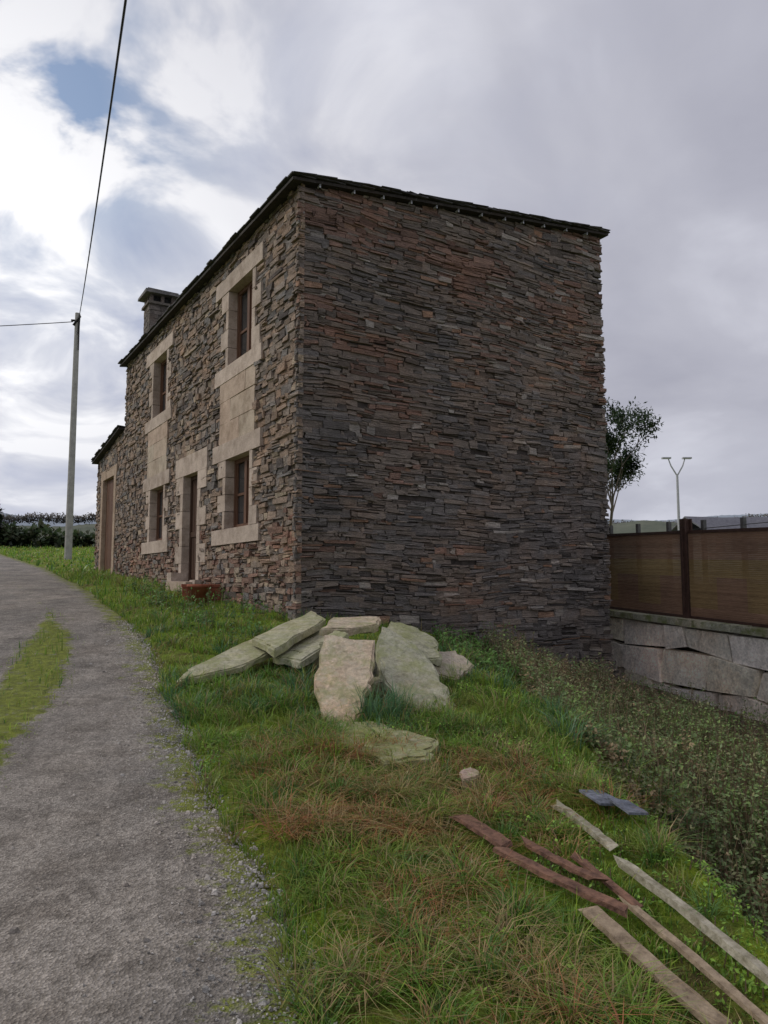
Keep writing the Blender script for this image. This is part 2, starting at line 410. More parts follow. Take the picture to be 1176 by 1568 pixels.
c=ramp(nt,n1.outputs[0],[(.3,(.17,.26,.022)),(.5,(.19,.26,.035)),(.62,(.17,.16,.05)),(.75,(.12,.095,.05))]).outputs[0]
mo=ramp(nt,n3.outputs[0],[(.3,(.10,.16,.012)),(.5,(.23,.32,.025)),(.7,(.38,.46,.05))]).outputs[0]
c=mix(nt,attr(nt,'mossy').outputs['Fac'],c,mo)
c=mix(nt,.9,c,ramp(nt,n2.outputs[0],[(.3,.35),(.7,1.5)]).outputs[0],'MULTIPLY')
c=mix(nt,attr(nt,'dirt').outputs['Fac'],c,ramp(nt,n2.outputs[0],[(.3,(.09,.065,.045)),(.7,(.25,.19,.14))]).outputs[0])
nt.links.new(c,b.inputs['Base Color']); bumpn(nt,b,math_(nt,'ADD',n2.outputs[0],math_(nt,'MULTIPLY',n3.outputs[0],.5)),1.,.05); M_ground=m
fast('ground',np.stack([X,Y,Z],-1),Q,M_ground,None,None,True,{'dirt':dirt,'mossy':mossy(X,Y)})
v=np.concatenate([np.arange(-6,1.5,.4),np.arange(1.5,14,.07),np.arange(14,60,.35)])
nu=64; u=np.linspace(0,1,nu)
Yv=np.repeat(v[:,None],nu,1); Xl=xl(Yv)-.06*nz(Yv*2,0*Yv,1.5,2); Xv=Xl+(xr(Yv)+.05*nz(Yv*5,0*Yv,2.,4)+.04-Xl)*u[None,:]
sp=strip(Xv,Yv); moss=ss((sp+.12)/.3)
edge=np.minimum(u,1-u)[None,:]*(xr(Yv)-xl(Yv)); edg=1-ss(edge/.7)
Zv=G(Xv,Yv)+.012+.012*moss-.06*(1-ss(edge/.08))+.006*nz(Xv,Yv,2.)
idx=np.arange(Zv.size).reshape(Zv.shape); Q=np.stack([idx[:-1,:-1],idx[:-1,1:],idx[1:,1:],idx[1:,:-1]],-1).reshape(-1,4)
m,nt,b=mat('asphalt',.9,.2); o=objv(nt)
vo=N(nt,'ShaderNodeTexVoronoi'); vo.inputs['Scale'].default_value=95; nt.links.new(o,vo.inputs['Vector'])
n1=noise(nt,.9,5,.6,o); n2=noise(nt,13,7,.75,o); n4=noise(nt,3,6,.7,o)
bw=N(nt,'ShaderNodeRGBToBW'); nt.links.new(vo.outputs['Color'],bw.inputs[0])
c=ramp(nt,bw.outputs[0],[(.15,(.185,.168,.146)),(.5,(.265,.243,.216)),(.85,(.39,.36,.322))]).outputs[0]
c=mix(nt,1.,c,ramp(nt,n1.outputs[0],[(.35,(.72,.72,.72)),(.65,(1.15,1.12,1.08))]).outputs[0],'MULTIPLY')
c=mix(nt,.7,c,ramp(nt,n2.outputs[0],[(.3,.5),(.65,1.3)]).outputs[0],'MULTIPLY')
c=mix(nt,.7,c,ramp(nt,n4.outputs[0],[(.38,(.62,.60,.58)),(.55,(1.1,1.1,1.1))]).outputs[0],'MULTIPLY')
mossc=ramp(nt,n2.outputs[0],[(.3,(.06,.065,.015)),(.5,(.16,.19,.02)),(.7,(.30,.34,.04))]).outputs[0]
nm=noise(nt,7,7,.8,o)
f=math_(nt,'ADD',attr(nt,'moss').outputs['Fac'],math_(nt,'MULTIPLY',math_(nt,'SUBTRACT',nm.outputs[0],.5),3.0))
f=ramp(nt,f,[(.5,0),(.8,.92)]).outputs[0]; c=mix(nt,f,c,mossc)
f2=math_(nt,'ADD',math_(nt,'MULTIPLY',attr(nt,'edge').outputs['Fac'],.34),math_(nt,'SUBTRACT',nm.outputs[0],.5))
f2=ramp(nt,f2,[(.2,0),(.3,.85)]).outputs[0]; c=mix(nt,f2,c,mossc)
nt.links.new(c,b.inputs['Base Color']); bumpn(nt,b,math_(nt,'ADD',vo.outputs['Distance'],math_(nt,'MULTIPLY',n2.outputs[0],1.6)),.8,.012); M_road=m
fast('road',np.stack([Xv,Yv,Zv],-1),Q,M_road,None,None,True,{'moss':moss,'edge':edg})
def RZ(x,y): return np.where(road_in(x,y)>0,G(x,y)+.014,GZ(x,y))

# ------------------------------------------------------------------ debris layout (used to keep tufts from burying it)
PL=[((.96,4.25),(1.10,3.72),.045,.03,'pale',.06),((1.10,3.6),(1.34,2.5),.04,.035,'pale',.06),((1.02,3.25),(1.22,2.4),.035,.02,'tan',.05),
    ((.40,4.02),(.60,3.66),.085,.02,'rust',.07),((.54,3.62),(.97,3.10),.06,.022,'rust',.085),((.68,3.74),(.94,3.34),.045,.02,'rust',.08),
    ((.84,3.12),(1.08,2.5),.075,.022,'tan',.06),((.90,3.60),(1.04,3.22),.04,.015,'rust',.06)]
def pdist(x,y):
    d=np.full(np.shape(x),9.)
    for (p0,p1,*_) in PL:
        ax,ay=p0; bx,by=p1; t=np.clip(((x-ax)*(bx-ax)+(y-ay)*(by-ay))/((bx-ax)**2+(by-ay)**2),0,1)
        d=np.minimum(d,np.hypot(x-ax-t*(bx-ax),y-ay-t*(by-ay)))
    return d
# ------------------------------------------------------------------ GRASS
m=bpy.data.materials.new('foliage'); m.use_nodes=True; nt=m.node_tree; b=nt.nodes['Principled BSDF']; b.inputs['Roughness'].default_value=.42; b.inputs['Specular IOR Level'].default_value=.4
tr=N(nt,'ShaderNodeBsdfTranslucent'); mx=N(nt,'ShaderNodeMixShader'); mx.inputs[0].default_value=.35
ca=attr(nt,'Col').outputs['Color']; nt.links.new(ca,b.inputs['Base Color']); nt.links.new(ca,tr.inputs[0])
nt.links.new(b.outputs[0],mx.inputs[1]); nt.links.new(tr.outputs[0],mx.inputs[2]); nt.links.new(mx.outputs[0],nt.nodes['Material Output'].inputs[0]); M_fol=m
GV=[];GC=[]
def blades(x,y,z,h,w,lean,ang,cb,ct):
    n=len(x); dx=np.cos(ang);dy=np.sin(ang); ph=ang+rng.normal(0,.5,n)+np.pi/2; wx=np.cos(ph);wy=np.sin(ph)
    V=np.zeros((n,6,3)); C=np.zeros((n,6,3))
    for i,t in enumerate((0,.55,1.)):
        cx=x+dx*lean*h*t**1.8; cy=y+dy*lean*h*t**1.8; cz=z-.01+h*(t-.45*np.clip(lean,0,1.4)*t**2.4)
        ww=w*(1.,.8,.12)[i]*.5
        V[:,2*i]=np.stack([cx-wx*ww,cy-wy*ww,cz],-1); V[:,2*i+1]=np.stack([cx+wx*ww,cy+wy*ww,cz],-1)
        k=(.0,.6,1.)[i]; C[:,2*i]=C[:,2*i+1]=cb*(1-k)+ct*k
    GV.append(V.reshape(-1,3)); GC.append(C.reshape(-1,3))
pal=np.array([[.20,.37,.045],[.32,.47,.05],[.12,.26,.045],[.40,.44,.10],[.15,.29,.10],[.50,.40,.19]])
def turf(n,x0,x1,y0,y1,cond,hm,wm,pp,cmul=1.):
    x=rng.uniform(x0,x1,n); y=rng.uniform(y0,y1,n); k=cond(x,y); x=x[k];y=y[k]
    cl=nz(x,y,5.,11); mo=mossy(x,y); k=rng.random(len(x))<np.clip(.6+.7*cl,.05,1)*(1-.5*mo); x=x[k];y=y[k];cl=cl[k];mo=mo[k]; n=len(x)
    h=hm*rng.lognormal(0,.38,n)*(1+.6*cl)*(1-.5*mo)*(1-.45*(pdist(x,y)<.05)); w=wm*rng.uniform(.7,1.3,n)
    big=nz(x,y,1.1,14)
    ci=rng.choice(len(pal),n,p=pp); c=pal[ci]*rng.uniform(.65,1.25,(n,1))*(1+.22*big[:,None])*cmul
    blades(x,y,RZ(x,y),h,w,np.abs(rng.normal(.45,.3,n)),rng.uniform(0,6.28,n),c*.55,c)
verge=lambda x,y:(road_in(x,y)<.03+.10*nz(x,y,6.,2))&(x>xr(y)-.2)
P1=[.32,.24,.15,.14,.08,.07]
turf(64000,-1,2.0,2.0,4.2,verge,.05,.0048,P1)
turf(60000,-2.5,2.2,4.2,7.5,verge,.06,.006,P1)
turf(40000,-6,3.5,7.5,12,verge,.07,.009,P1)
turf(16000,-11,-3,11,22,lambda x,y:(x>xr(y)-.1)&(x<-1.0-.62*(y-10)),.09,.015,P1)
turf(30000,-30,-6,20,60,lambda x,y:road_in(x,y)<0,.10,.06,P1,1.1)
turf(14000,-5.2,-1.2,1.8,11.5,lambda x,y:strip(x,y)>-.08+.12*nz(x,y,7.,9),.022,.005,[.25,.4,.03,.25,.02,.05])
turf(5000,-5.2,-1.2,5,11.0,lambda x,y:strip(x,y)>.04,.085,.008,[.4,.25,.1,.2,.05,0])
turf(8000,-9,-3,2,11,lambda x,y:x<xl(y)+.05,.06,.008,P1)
def tufts(cx,cy,nb,h,wd,cols,spread=.06,lean=.9,dz=0.):
    for x0,y0 in zip(cx,cy):
        n=int(nb*random.uniform(.6,1.3)); r=spread*np.sqrt(rng.random(n))*random.uniform(.7,1.4); a=rng.uniform(0,6.28,n)
        x=x0+r*np.cos(a);y=y0+r*np.sin(a); c=np.array(random.choice(cols))*rng.uniform(.7,1.25,(n,1))
        dead=rng.random(n)<.14; c[dead]=np.array([.45,.32,.16])*rng.uniform(.7,1.2,(dead.sum(),1))
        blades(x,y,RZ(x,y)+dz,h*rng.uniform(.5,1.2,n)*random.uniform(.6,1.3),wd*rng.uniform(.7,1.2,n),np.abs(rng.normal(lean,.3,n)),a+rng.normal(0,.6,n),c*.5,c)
nomoss=lambda x,y:verge(x,y)&(mossy(x,y)<.55)&(pdist(x,y)>.10)
def rp(n,x0,x1,y0,y1,cond=nomoss):
    x=rng.uniform(x0,x1,n);y=rng.uniform(y0,y1,n);k=cond(x,y);return x[k],y[k]
GRN=[(.20,.37,.05),(.28,.43,.06),(.15,.30,.07),(.34,.41,.09)]; DEAD=[(.56,.33,.14),(.52,.22,.10),(.60,.44,.22),(.42,.37,.15)]; BLU=[(.12,.27,.12),(.15,.30,.14)]
tufts(*rp(260,-.4,1.4,2.2,4.6),50,.15,.0055,GRN,.05)
tufts(*rp(110,-.2,1.3,2.2,4.6),50,.17,.0045,DEAD,.07,1.1)
tufts(*rp(220,-1.6,1.3,4.4,6.6),45,.17,.006,GRN,.06)
tufts(*rp(100,-.9,.9,3.8,5.6),55,.19,.005,DEAD,.07,1.2)
tufts(*rp(170,-4,1.5,6.4,10.5,lambda x,y:verge(x,y)&(x<-1.0-.62*(y-10)+(y<9)*3)),40,.16,.009,GRN+BLU,.08,.7)
tufts(*rp(70,-2.0,-.6,6.0,7.2),50,.20,.008,BLU+GRN,.08,.8)
tufts([-.02,.08,.12,.02,-.1],[6.1,6.2,6.05,5.95,5.95],60,.34,.007,BLU,.07,.6)
tufts(*rp(22,-.7,.75,5.55,5.95),45,.14,.007,BLU+GRN,.06,.7)
tufts(*rp(20,-.55,.5,4.7,4.9),45,.10,.006,GRN,.06,.8)
tufts(*rp(90,.6,3.4,5.5,9.5),50,.24,.009,BLU+GRN,.1,.8)
tufts(*rp(30,.9,1.35,2.4,3.9),50,.13,.0055,GRN+DEAD[:1],.05,1.)
tufts(*rp(60,-9,-3.5,11,19,lambda x,y:(x>xr(y)+.2)&(x<-1.3-.62*(y-10))),40,.25,.014,GRN,.12,.7)
V=np.concatenate(GV);C=np.concatenate(GC); nB=len(V)//6; base=np.arange(nB)[:,None]*6
Q=np.concatenate([base+np.array([0,1,3,2]),base+np.array([2,3,5,4])])
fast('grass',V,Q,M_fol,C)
def leafcards(P,size,nrm_up,cols,asp=.55):
    n=len(P); a=rng.uniform(0,6.28,n); tl=rng.normal(0,nrm_up,n)
    d=np.stack([np.cos(a)*np.cos(tl),np.sin(a)*np.cos(tl),np.sin(tl)],-1)
    s_=np.stack([-np.sin(a),np.cos(a),rng.normal(0,.5,n)],-1); s_/=np.linalg.norm(s_,axis=1)[:,None]
    size=size[:,None]
    V=np.stack([P,P+d*size*.45+s_*size*asp*.5,P+d*size,P+d*size*.45-s_*size*asp*.5],1)
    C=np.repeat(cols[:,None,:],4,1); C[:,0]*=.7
    return V.reshape(-1,3),C.reshape(-1,3)
def weeds(name,n,x0,x1,y0,y1,cond,hm,nl,ls,pal_,stem=(.25,.17,.11),hmod=None):
    x=rng.uniform(x0,x1,n);y=rng.uniform(y0,y1,n);k=cond(x,y);x=x[k];y=y[k];n=len(x); z=RZ(x,y)
    h=hm*rng.uniform(.4,1.2,n)*(1+.5*nz(x,y,2.,8))
    if hmod is not None: h=h*hmod(x,y)
    lx=rng.normal(0,.18,n)*h;ly=rng.normal(0,.18,n)*h
    t=rng.uniform(.15,1,(n,nl)); P=np.stack([x[:,None]+lx[:,None]*t+rng.normal(0,.02,(n,nl)),y[:,None]+ly[:,None]*t+rng.normal(0,.02,(n,nl)),z[:,None]+h[:,None]*t],-1).reshape(-1,3)
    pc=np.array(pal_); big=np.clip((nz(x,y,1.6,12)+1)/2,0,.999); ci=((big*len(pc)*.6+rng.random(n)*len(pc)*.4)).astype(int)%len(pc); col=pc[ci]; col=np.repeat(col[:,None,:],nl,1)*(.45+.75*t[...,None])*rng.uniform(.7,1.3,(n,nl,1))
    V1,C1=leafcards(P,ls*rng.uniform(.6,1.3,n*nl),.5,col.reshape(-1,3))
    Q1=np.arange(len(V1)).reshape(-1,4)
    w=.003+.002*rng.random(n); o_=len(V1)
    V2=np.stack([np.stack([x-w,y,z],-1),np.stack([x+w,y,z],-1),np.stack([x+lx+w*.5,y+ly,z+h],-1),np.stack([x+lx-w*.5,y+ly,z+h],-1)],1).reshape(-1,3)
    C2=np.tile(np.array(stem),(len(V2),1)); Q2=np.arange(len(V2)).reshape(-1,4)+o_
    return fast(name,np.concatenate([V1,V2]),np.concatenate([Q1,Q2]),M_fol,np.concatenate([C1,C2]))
wnf=lambda x,y:(x-WA[0])*WN[0]+(y-WA[1])*WN[1]
ghalf=lambda x,y:((x-O[0])*U1[0]+(y-O[1])*U1[1])<-.12
NET=[(.13,.28,.07),(.17,.32,.08),(.11,.20,.065)]; BRN=[(.22,.35,.11),(.27,.39,.12),(.20,.29,.11),(.30,.31,.15),(.40,.30,.17),(.20,.36,.10)]
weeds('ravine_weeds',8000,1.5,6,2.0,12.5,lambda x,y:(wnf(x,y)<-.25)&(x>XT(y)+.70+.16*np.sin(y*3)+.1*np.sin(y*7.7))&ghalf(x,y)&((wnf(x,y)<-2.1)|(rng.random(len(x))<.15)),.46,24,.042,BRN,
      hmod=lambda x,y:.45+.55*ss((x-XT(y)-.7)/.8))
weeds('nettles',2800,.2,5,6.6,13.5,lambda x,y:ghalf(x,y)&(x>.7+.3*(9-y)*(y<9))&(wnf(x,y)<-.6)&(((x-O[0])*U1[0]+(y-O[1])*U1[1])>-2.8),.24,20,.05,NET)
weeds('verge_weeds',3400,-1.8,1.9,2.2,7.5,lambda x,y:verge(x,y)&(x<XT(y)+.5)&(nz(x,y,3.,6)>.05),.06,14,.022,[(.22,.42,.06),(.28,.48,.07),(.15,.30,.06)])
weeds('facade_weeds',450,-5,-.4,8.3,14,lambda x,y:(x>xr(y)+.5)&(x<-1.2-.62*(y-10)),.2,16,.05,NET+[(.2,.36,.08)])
# tall straw stalks in the ditch, part of the weeds
x=rng.uniform(1.9,5,900);y=rng.uniform(2.4,11,900);k=(x>XT(y)+.9)&(wnf(x,y)<-.6)&ghalf(x,y);x=x[k];y=y[k];n=len(x)
GV=[];GC=[];cc=np.array([.45,.34,.2])*rng.uniform(.6,1.1,(n,1))
blades(x,y,GZ(x,y),rng.uniform(.35,.75,n),np.full(n,.006),np.abs(rng.normal(.3,.25,n)),rng.uniform(0,6.28,n),cc*.7,cc)
V=np.concatenate(GV);C=np.concatenate(GC); base=np.arange(n)[:,None]*6
fast('dry_stalks',V,np.concatenate([base+np.array([0,1,3,2]),base+np.array([2,3,5,4])]),M_fol,C)
# ------------------------------------------------------------------ gravel
n=12000; y=rng.uniform(2.2,10,n)**1.0; x=xr(y)-np.abs(rng.normal(0,.20,n))+.06
k=rng.random(n)<.15; x[k]=rng.uniform(-4,0,k.sum()); k=road_in(x,y)>-.1; x=x[k];y=y[k];n=len(x)
s=rng.uniform(.0018,.006,n)*(1+(rng.random(n)<.06)*1.5); z=RZ(x,y)
cb=np.array([[-1,-1,-.4],[1,-1,-.4],[1,1,-.4],[-1,1,-.4],[-.6,-.6,.7],[.6,-.6,.7],[.6,.6,.7],[-.6,.6,.7]])
V=np.stack([x,y,z],-1)[:,None,:]+(cb[None]*rng.uniform(.6,1.2,(n,8,1)))*s[:,None,None]
F=np.array([(4,5,6,7),(0,1,5,4),(1,2,6,5),(2,3,7,6),(3,0,4,7)]); Q=(np.arange(n)[:,None,None]*8+F[None]).reshape(-1,4)
c=rng.uniform(.2,.6,(n,1))*np.array([[1,.94,.85]]); fast('gravel',V,Q,M_block,np.repeat(c[:,None],8,1))
# ------------------------------------------------------------------ slab pile
pile=empty('stone_slab_pile')
def slab(name,pts,th,col,par,mat_=None):
    P=np.array(pts,float); c=P.mean(0); u_,s_,vt=np.linalg.svd(P-c); nrm=vt[2]; nrm=nrm*(1 if nrm[2]>0 else -1)
    P=P-((P-c)@nrm)[:,None]*nrm[None]*.97
    out=[]; sz=s_[0]
    for i in range(len(P)):
        a,b_=P[i],P[(i+1)%len(P)]
        for k in range(5):
            t=k/5; dd=np.random.default_rng(i*7+k+len(name)).normal(0,min(.013,.022*sz),3)*(1 if k else .3); dd=dd-(dd@nrm)*nrm*.85
            out.append(a+(b_-a)*t+dd)
    P=np.array(out); rr=np.random.default_rng(len(name)*3)
    bm=bmesh.new()
    # two lamina: lower slab and slightly smaller split top layer
    cc=P.mean(0)
    def prism(Pt,t0):
        top=[bm.verts.new(p) for p in Pt]; bot=[bm.verts.new(p-nrm*t0*rr.uniform(.8,1.15)+rr.normal(0,.005,3)) for p in Pt]
        bm.faces.new(top); bm.faces.new(bot[::-1])
        for i in range(len(Pt)): bm.faces.new((top[i],bot[i],bot[(i+1)%len(Pt)],top[(i+1)%len(Pt)]))
    prism(P-nrm*.012,th)
    sh=np.array([cc+(p-cc)*rr.uniform(.86,.985) for p in P]); prism(sh,.02)
    bmesh.ops.recalc_face_normals(bm,faces=bm.faces)
    for f in bm.faces: f.smooth=False
    me=bpy.data.meshes.new(name); bm.to_mesh(me); bm.free(); me.materials.append(mat_ or M_slab)
    a=me.color_attributes.new('Col','FLOAT_COLOR','POINT'); a.data.foreach_set('color',np.tile(np.array([*col,1.],np.float32),len(me.vertices)))
    ob=bpy.data.objects.new(name,me); sc.collection.objects.link(ob)
    if par: ob.parent=par
    return ob
GRS=(.36,.35,.23); PNK=(.50,.41,.30); GR2=(.37,.36,.26)
slab('slab_long',[(-1.86,6.75,.70),(-1.84,7.05,.80),(-1.33,7.95,1.02),(-1.10,7.5,.92),(-1.35,7.1,.80)],.05,GRS,pile)
slab('slab_left',[(-1.34,7.6,1.02),(-.83,8.6,1.28),(-.64,8.2,1.18),(-1.06,7.15,.96)],.06,GRS,pile)
slab('slab_left_under',[(-1.1,7.4,.88),(-.70,8.4,1.08),(-.45,7.9,1.07),(-.78,7.0,.84)],.06,GR2,pile)
slab('slab_top',[(-.55,8.0,1.21),(-.04,8.3,1.23),(-.05,7.9,1.14),(-.35,7.5,1.13),(-.63,7.4,1.14)],.06,PNK,pile)
slab('slab_centre',[(-.54,6.8,1.1),(-.08,6.7,1.1),(-.09,6.3,.81),(-.17,6.0,.62),(-.22,5.75,.46),(-.44,5.75,.46),(-.58,6.2,.77)],.06,(.50,.41,.30),pile)
slab('slab_right',[(-.02,7.4,1.14),(.3,7.2,1.03),(.46,6.9,.82),(.62,6.4,.56),(.60,6.15,.44),(.22,6.1,.44),(.02,6.5,.76),(-.06,7.,1.)],.08,GR2,pile)
slab('slab_back',[(.08,8.,1.18),(.30,8.,1.13),(.54,7.8,1.02),(.56,7.3,.84),(.33,7.3,.94),(.01,7.6,1.08)],.07,GRS,pile)
slab('slab_far_right',[(.40,7.6,.88),(.75,7.9,.88),(.92,7.6,.76),(.70,7.15,.68),(.46,7.15,.72)],.12,(.44,.37,.29),pile)
slab('slab_flat',[(-.46,5.8,.53),(-.12,5.85,.53),(.38,5.36,.49),(.30,4.98,.45),(0,4.9,.44),(-.36,5.4,.48)],.06,(.32,.32,.17),pile)
slab('slab_stub',[(-.62,7.15,1.02),(-.5,7.5,1.12),(-.35,7.3,1.10),(-.48,6.95,1.0)],.1,GRS,pile)
slab('slab_mid',[(.18,7.5,1.04),(.46,7.35,.98),(.55,7.1,.87),(.3,7.0,.88)],.05,(.33,.32,.22),pile)
for i,(x,y,z,r) in enumerate([(-.75,7.5,.8,.22),(-.3,7.4,.82,.26),(.1,7.2,.72,.25),(.35,7.4,.62,.2),(-.95,7.9,.85,.2),(-.35,6.9,.65,.22),(.0,6.75,.6,.2)]):
    pts=[(x+r*math.cos(t)*random.uniform(.7,1.1),y+r*math.sin(t)*random.uniform(.7,1.1),z+.12+random.uniform(-.03,.03)) for t in np.linspace(0,6.28,7)[:-1]]
    slab('rubble_%d'%i,pts,.3,(.24,.22,.16),pile)
slab('rock',[(.48,4.62,.40),(.56,4.64,.42),(.60,4.72,.42),(.55,4.82,.43),(.47,4.77,.42)],.12,(.36,.28,.24),None)
slab('rock',[(.60,4.5,.34),(.66,4.52,.345),(.67,4.58,.35),(.61,4.6,.35)],.08,(.34,.26,.23),None)
def sg_(x,y,d): return (x,y,float(GZ(x,y))+d)
def tile(pts,nm='slate_tile'):
    bm=bmesh.new(); t=[bm.verts.new(p) for p in pts]; b_=[bm.verts.new((p[0],p[1],p[2]-.012)) for p in pts]; n=len(pts)
    bm.faces.new(t); bm.faces.new(b_[::-1])
    for i in range(n): bm.faces.new((t[i],b_[i],b_[(i+1)%n],t[(i+1)%n]))
    bmesh.ops.recalc_face_normals(bm,faces=bm.faces); me=bpy.data.meshes.new(nm); bm.to_mesh(me); bm.free(); me.materials.append(M_roof)
    a=me.color_attributes.new('Col','FLOAT_COLOR','POINT'); a.data.foreach_set('color',np.tile(np.array([.15,.16,.19,1.],np.float32),len(me.vertices)))
    ob=bpy.data.objects.new(nm,me); sc.collection.objects.link(ob)
z0=float(GZ(1.2,4.15))+.08
tile([(1.10,4.30,z0+.005),(1.22,4.31,z0),(1.29,4.14,z0-.01),(1.27,4.08,z0-.01),(1.15,4.06,z0)])
tile([(1.20,4.10,z0+.02),(1.31,4.09,z0+.005),(1.36,3.93,z0-.01),(1.25,3.90,z0)])
MW={'pale':simple('weathered_wood',(.18,.16,.10),(.52,.48,.38),18,.9,.9),'rust':simple('rotten_wood',(.08,.045,.035),(.30,.165,.11),18,.9,.9),'tan':simple('tan_wood',(.18,.135,.09),(.46,.36,.25),18,.9,.9)}
def plank(p0,p1,w,th,mt,seg=10,name='wooden_plank'):
    p0=Vector(p0);p1=Vector(p1); d=(p1-p0).normalized(); sd=d.cross(Vector((0,0,1))).normalized(); up=sd.cross(d)
    V=[];Q=[]; bend=random.uniform(-.015,.015)
    for i in range(seg+1):
        t=i/seg; c=p0.lerp(p1,t)+up*random.uniform(-.003,.003)+sd*bend*4*t*(1-t)
        for (a,b_) in ((-1,-1),(1,-1),(1,1),(-1,1)):
            V.append(c+sd*(a*w/2*random.uniform(.9,1.05))+up*(b_*th/2*random.uniform(.8,1.1))+ (d*random.uniform(-.05,.05) if i in (0,seg) else Vector()))
        if i:
            k=(i-1)*4
            for j in range(4): Q.append((k+j,k+(j+1)%4,k+4+(j+1)%4,k+4+j))
    Q.append((0,3,2,1)); k=seg*4; Q.append((k,k+1,k+2,k+3))
    return fast(name,[tuple(v) for v in V],Q,mt)
for (p0,p1,w_,th,mt,dz) in PL:
    plank(sg_(*p0,dz),sg_(*p1,dz),w_,th,MW[mt],name='wooden_pole' if mt=='pale' else 'wooden_plank')
pl=empty('terracotta_planter'); M_terra=simple('terracotta',(.24,.075,.045),(.38,.14,.08),12,.8,.3)
def lathe(name,prof,c,mt,par,n=20):
    V=[];Q=[]
    for (r,z) in prof:
        for k in range(n): V.append((c[0]+r*math.cos(6.283*k/n),c[1]+r*math.sin(6.283*k/n),c[2]+z))
    for i in range(len(prof)-1):
        for k in range(n): Q.append((i*n+k,i*n+(k+1)%n,(i+1)*n+(k+1)%n,(i+1)*n+k))
    return fast(name,V,Q,mt,None,par,True)
gx,gy=-3.02,12.15; gz=float(GZ(gx,gy))
lathe('pot',[(0,0),(.12,0),(.18,.26),(.20,.26),(.20,.31),(.17,.31),(.15,.24),(0,.23)],(gx,gy,gz),M_terra,pl)
A=Acc(); pf=((gx-.34,gy+.25),(.95,.3),(.3,-.95)); A.box(pf,0,.62,-.1,.1,gz-.02,gz+.26,(1,1,1),.01); A.box(pf,-.02,.64,-.12,.12,gz+.263,gz+.31,(1,1,1),.004)
A.make('trough',M_terra,pl)
# ------------------------------------------------------------------ retaining wall + fence
rw=empty('retaining_wall'); WF=((WA[0],WA[1]),tuple(WD),(-WN[0],-WN[1]))
A=Acc(); rows=[(0,.46),(.46,.56),(1.02,.8)]
for ri_,(h0,hh) in enumerate(rows):
    a=-6+random.uniform(0,.5)
    wav=lambda aa,hq:(0 if hq==0 else .07*math.sin(aa*2.1+hq*7)+.03*math.sin(aa*5.3+hq*3))
    while a<14:
        l=random.uniform(.45,1.4); c=random.uniform(.66,.98); k=random.uniform(.74,.84); col=(c,c*.92,c*k)
        P=[]; sk=random.uniform(-.08,.08)
        for bb,ins in ((-.3,0),(random.uniform(-.02,.07),1)):
            for (aa,dz) in ((a+.028,hh),(a+l-.028,hh),(a+l-.028,0),(a+.028,0)):
                hq=h0+(hh if dz else 0)
                z_=walltop(aa)-.12-hq+(.024 if dz else -.024)+wav(aa,hq)+ins*random.uniform(-.025,.02)
                X_,Y_=fr_pt(WF,aa+ins*random.uniform(-.03,.03)+(sk if dz else -sk)*ins,bb+ins*random.uniform(-.02,.02)); P.append((X_,Y_,z_))
        A.hexa(P,col); a+=l
A.box(WF,-6,14,-.34,-.14,-1.6,.6,(.03,.025,.02))
A.make('wall_blocks',M_block,rw)
A=Acc(); a=-6
while a<14:
    l=random.uniform(.8,1.4); c=random.uniform(.34,.46)
    P=[]
    for bb in (-.36,.07):
        for (aa,dz) in ((a+.006,-.12),(a+l-.006,-.12),(a+l-.006,0),(a+.006,0)):
            X_,Y_=fr_pt(WF,aa,bb+random.uniform(-.01,.01)); P.append((X_,Y_,walltop(aa)+dz+random.uniform(-.01,.01)))
    A.hexa(P,(c,c*.98,c*.75)); a+=l
A.make('coping',M_cope,rw)
fence=empty('brushwood_fence')
m,nt,b=mat('brushwood',.85,.15); o=objv(nt); mp=N(nt,'ShaderNodeMapping'); nt.links.new(o,mp.inputs[0]); mp.inputs['Scale'].default_value=(1,1,12)
n1=noise(nt,6,4,.7,mp.outputs[0]); n5=noise(nt,.9,4,.6,o)
c=ramp(nt,n1.outputs[0],[(.3,(.18,.105,.07)),(.7,(.28,.175,.12))]).outputs[0]
c=mix(nt,1.,c,ramp(nt,n5.outputs[0],[(.35,(.8,.8,.8)),(.65,(1.15,1.15,1.1))]).outputs[0],'MULTIPLY')
c=mix(nt,1.,c,attr(nt,'Col').outputs['Color'],'MULTIPLY')
nt.links.new(c,b.inputs['Base Color']); bumpn(nt,b,n1.outputs[0],.3,.01); M_brush=m
M_steel=simple('brown_steel',(.05,.028,.022),(.09,.05,.038),8,.6,.1)
A=Acc(); S=Acc(); T=Acc()
posts=[-2.1,1.97,6.05,10.1]
for i in range(len(posts)-1):
    p,r=posts[i]+.07,posts[i+1]-.07
    z0=0
    while z0<1.5:
        hh=.03; g0=random.uniform(.9,1.1); bo=random.uniform(-.003,.003)
        nseg=6
        for j in range(nseg):
            a0=p+(r-p)*j/nseg; a1=p+(r-p)*(j+1)/nseg; yl=(1.15,1.3,.9) if .70<z0<1.0 else (1,1,1)
            if .15<z0<.72 and j%2==0: yl=(1.08,1.2,.9)
            P=[]
            for bb in (-.215,-.19+bo):
                for (aa,h_) in ((a0,z0),(a1,z0),(a1,z0+hh-.0015),(a0,z0+hh-.0015)):
                    X_,Y_=fr_pt(WF,aa,bb); P.append((X_,Y_,walltop(aa)+.02+h_))
            A.hexa(P,tuple(g0*v*1.2 for v in yl))
        z0+=hh
    for (h0,h1) in ((.0,.05),(1.5,1.55)):
        P=[]
        for bb in (-.235,-.17):
            for (aa,h) in ((p,h0),(r,h0),(r,h1),(p,h1)):
                X_,Y_=fr_pt(WF,aa,bb); P.append((X_,Y_,walltop(aa)+h))
        S.hexa(P,(1,1,1))
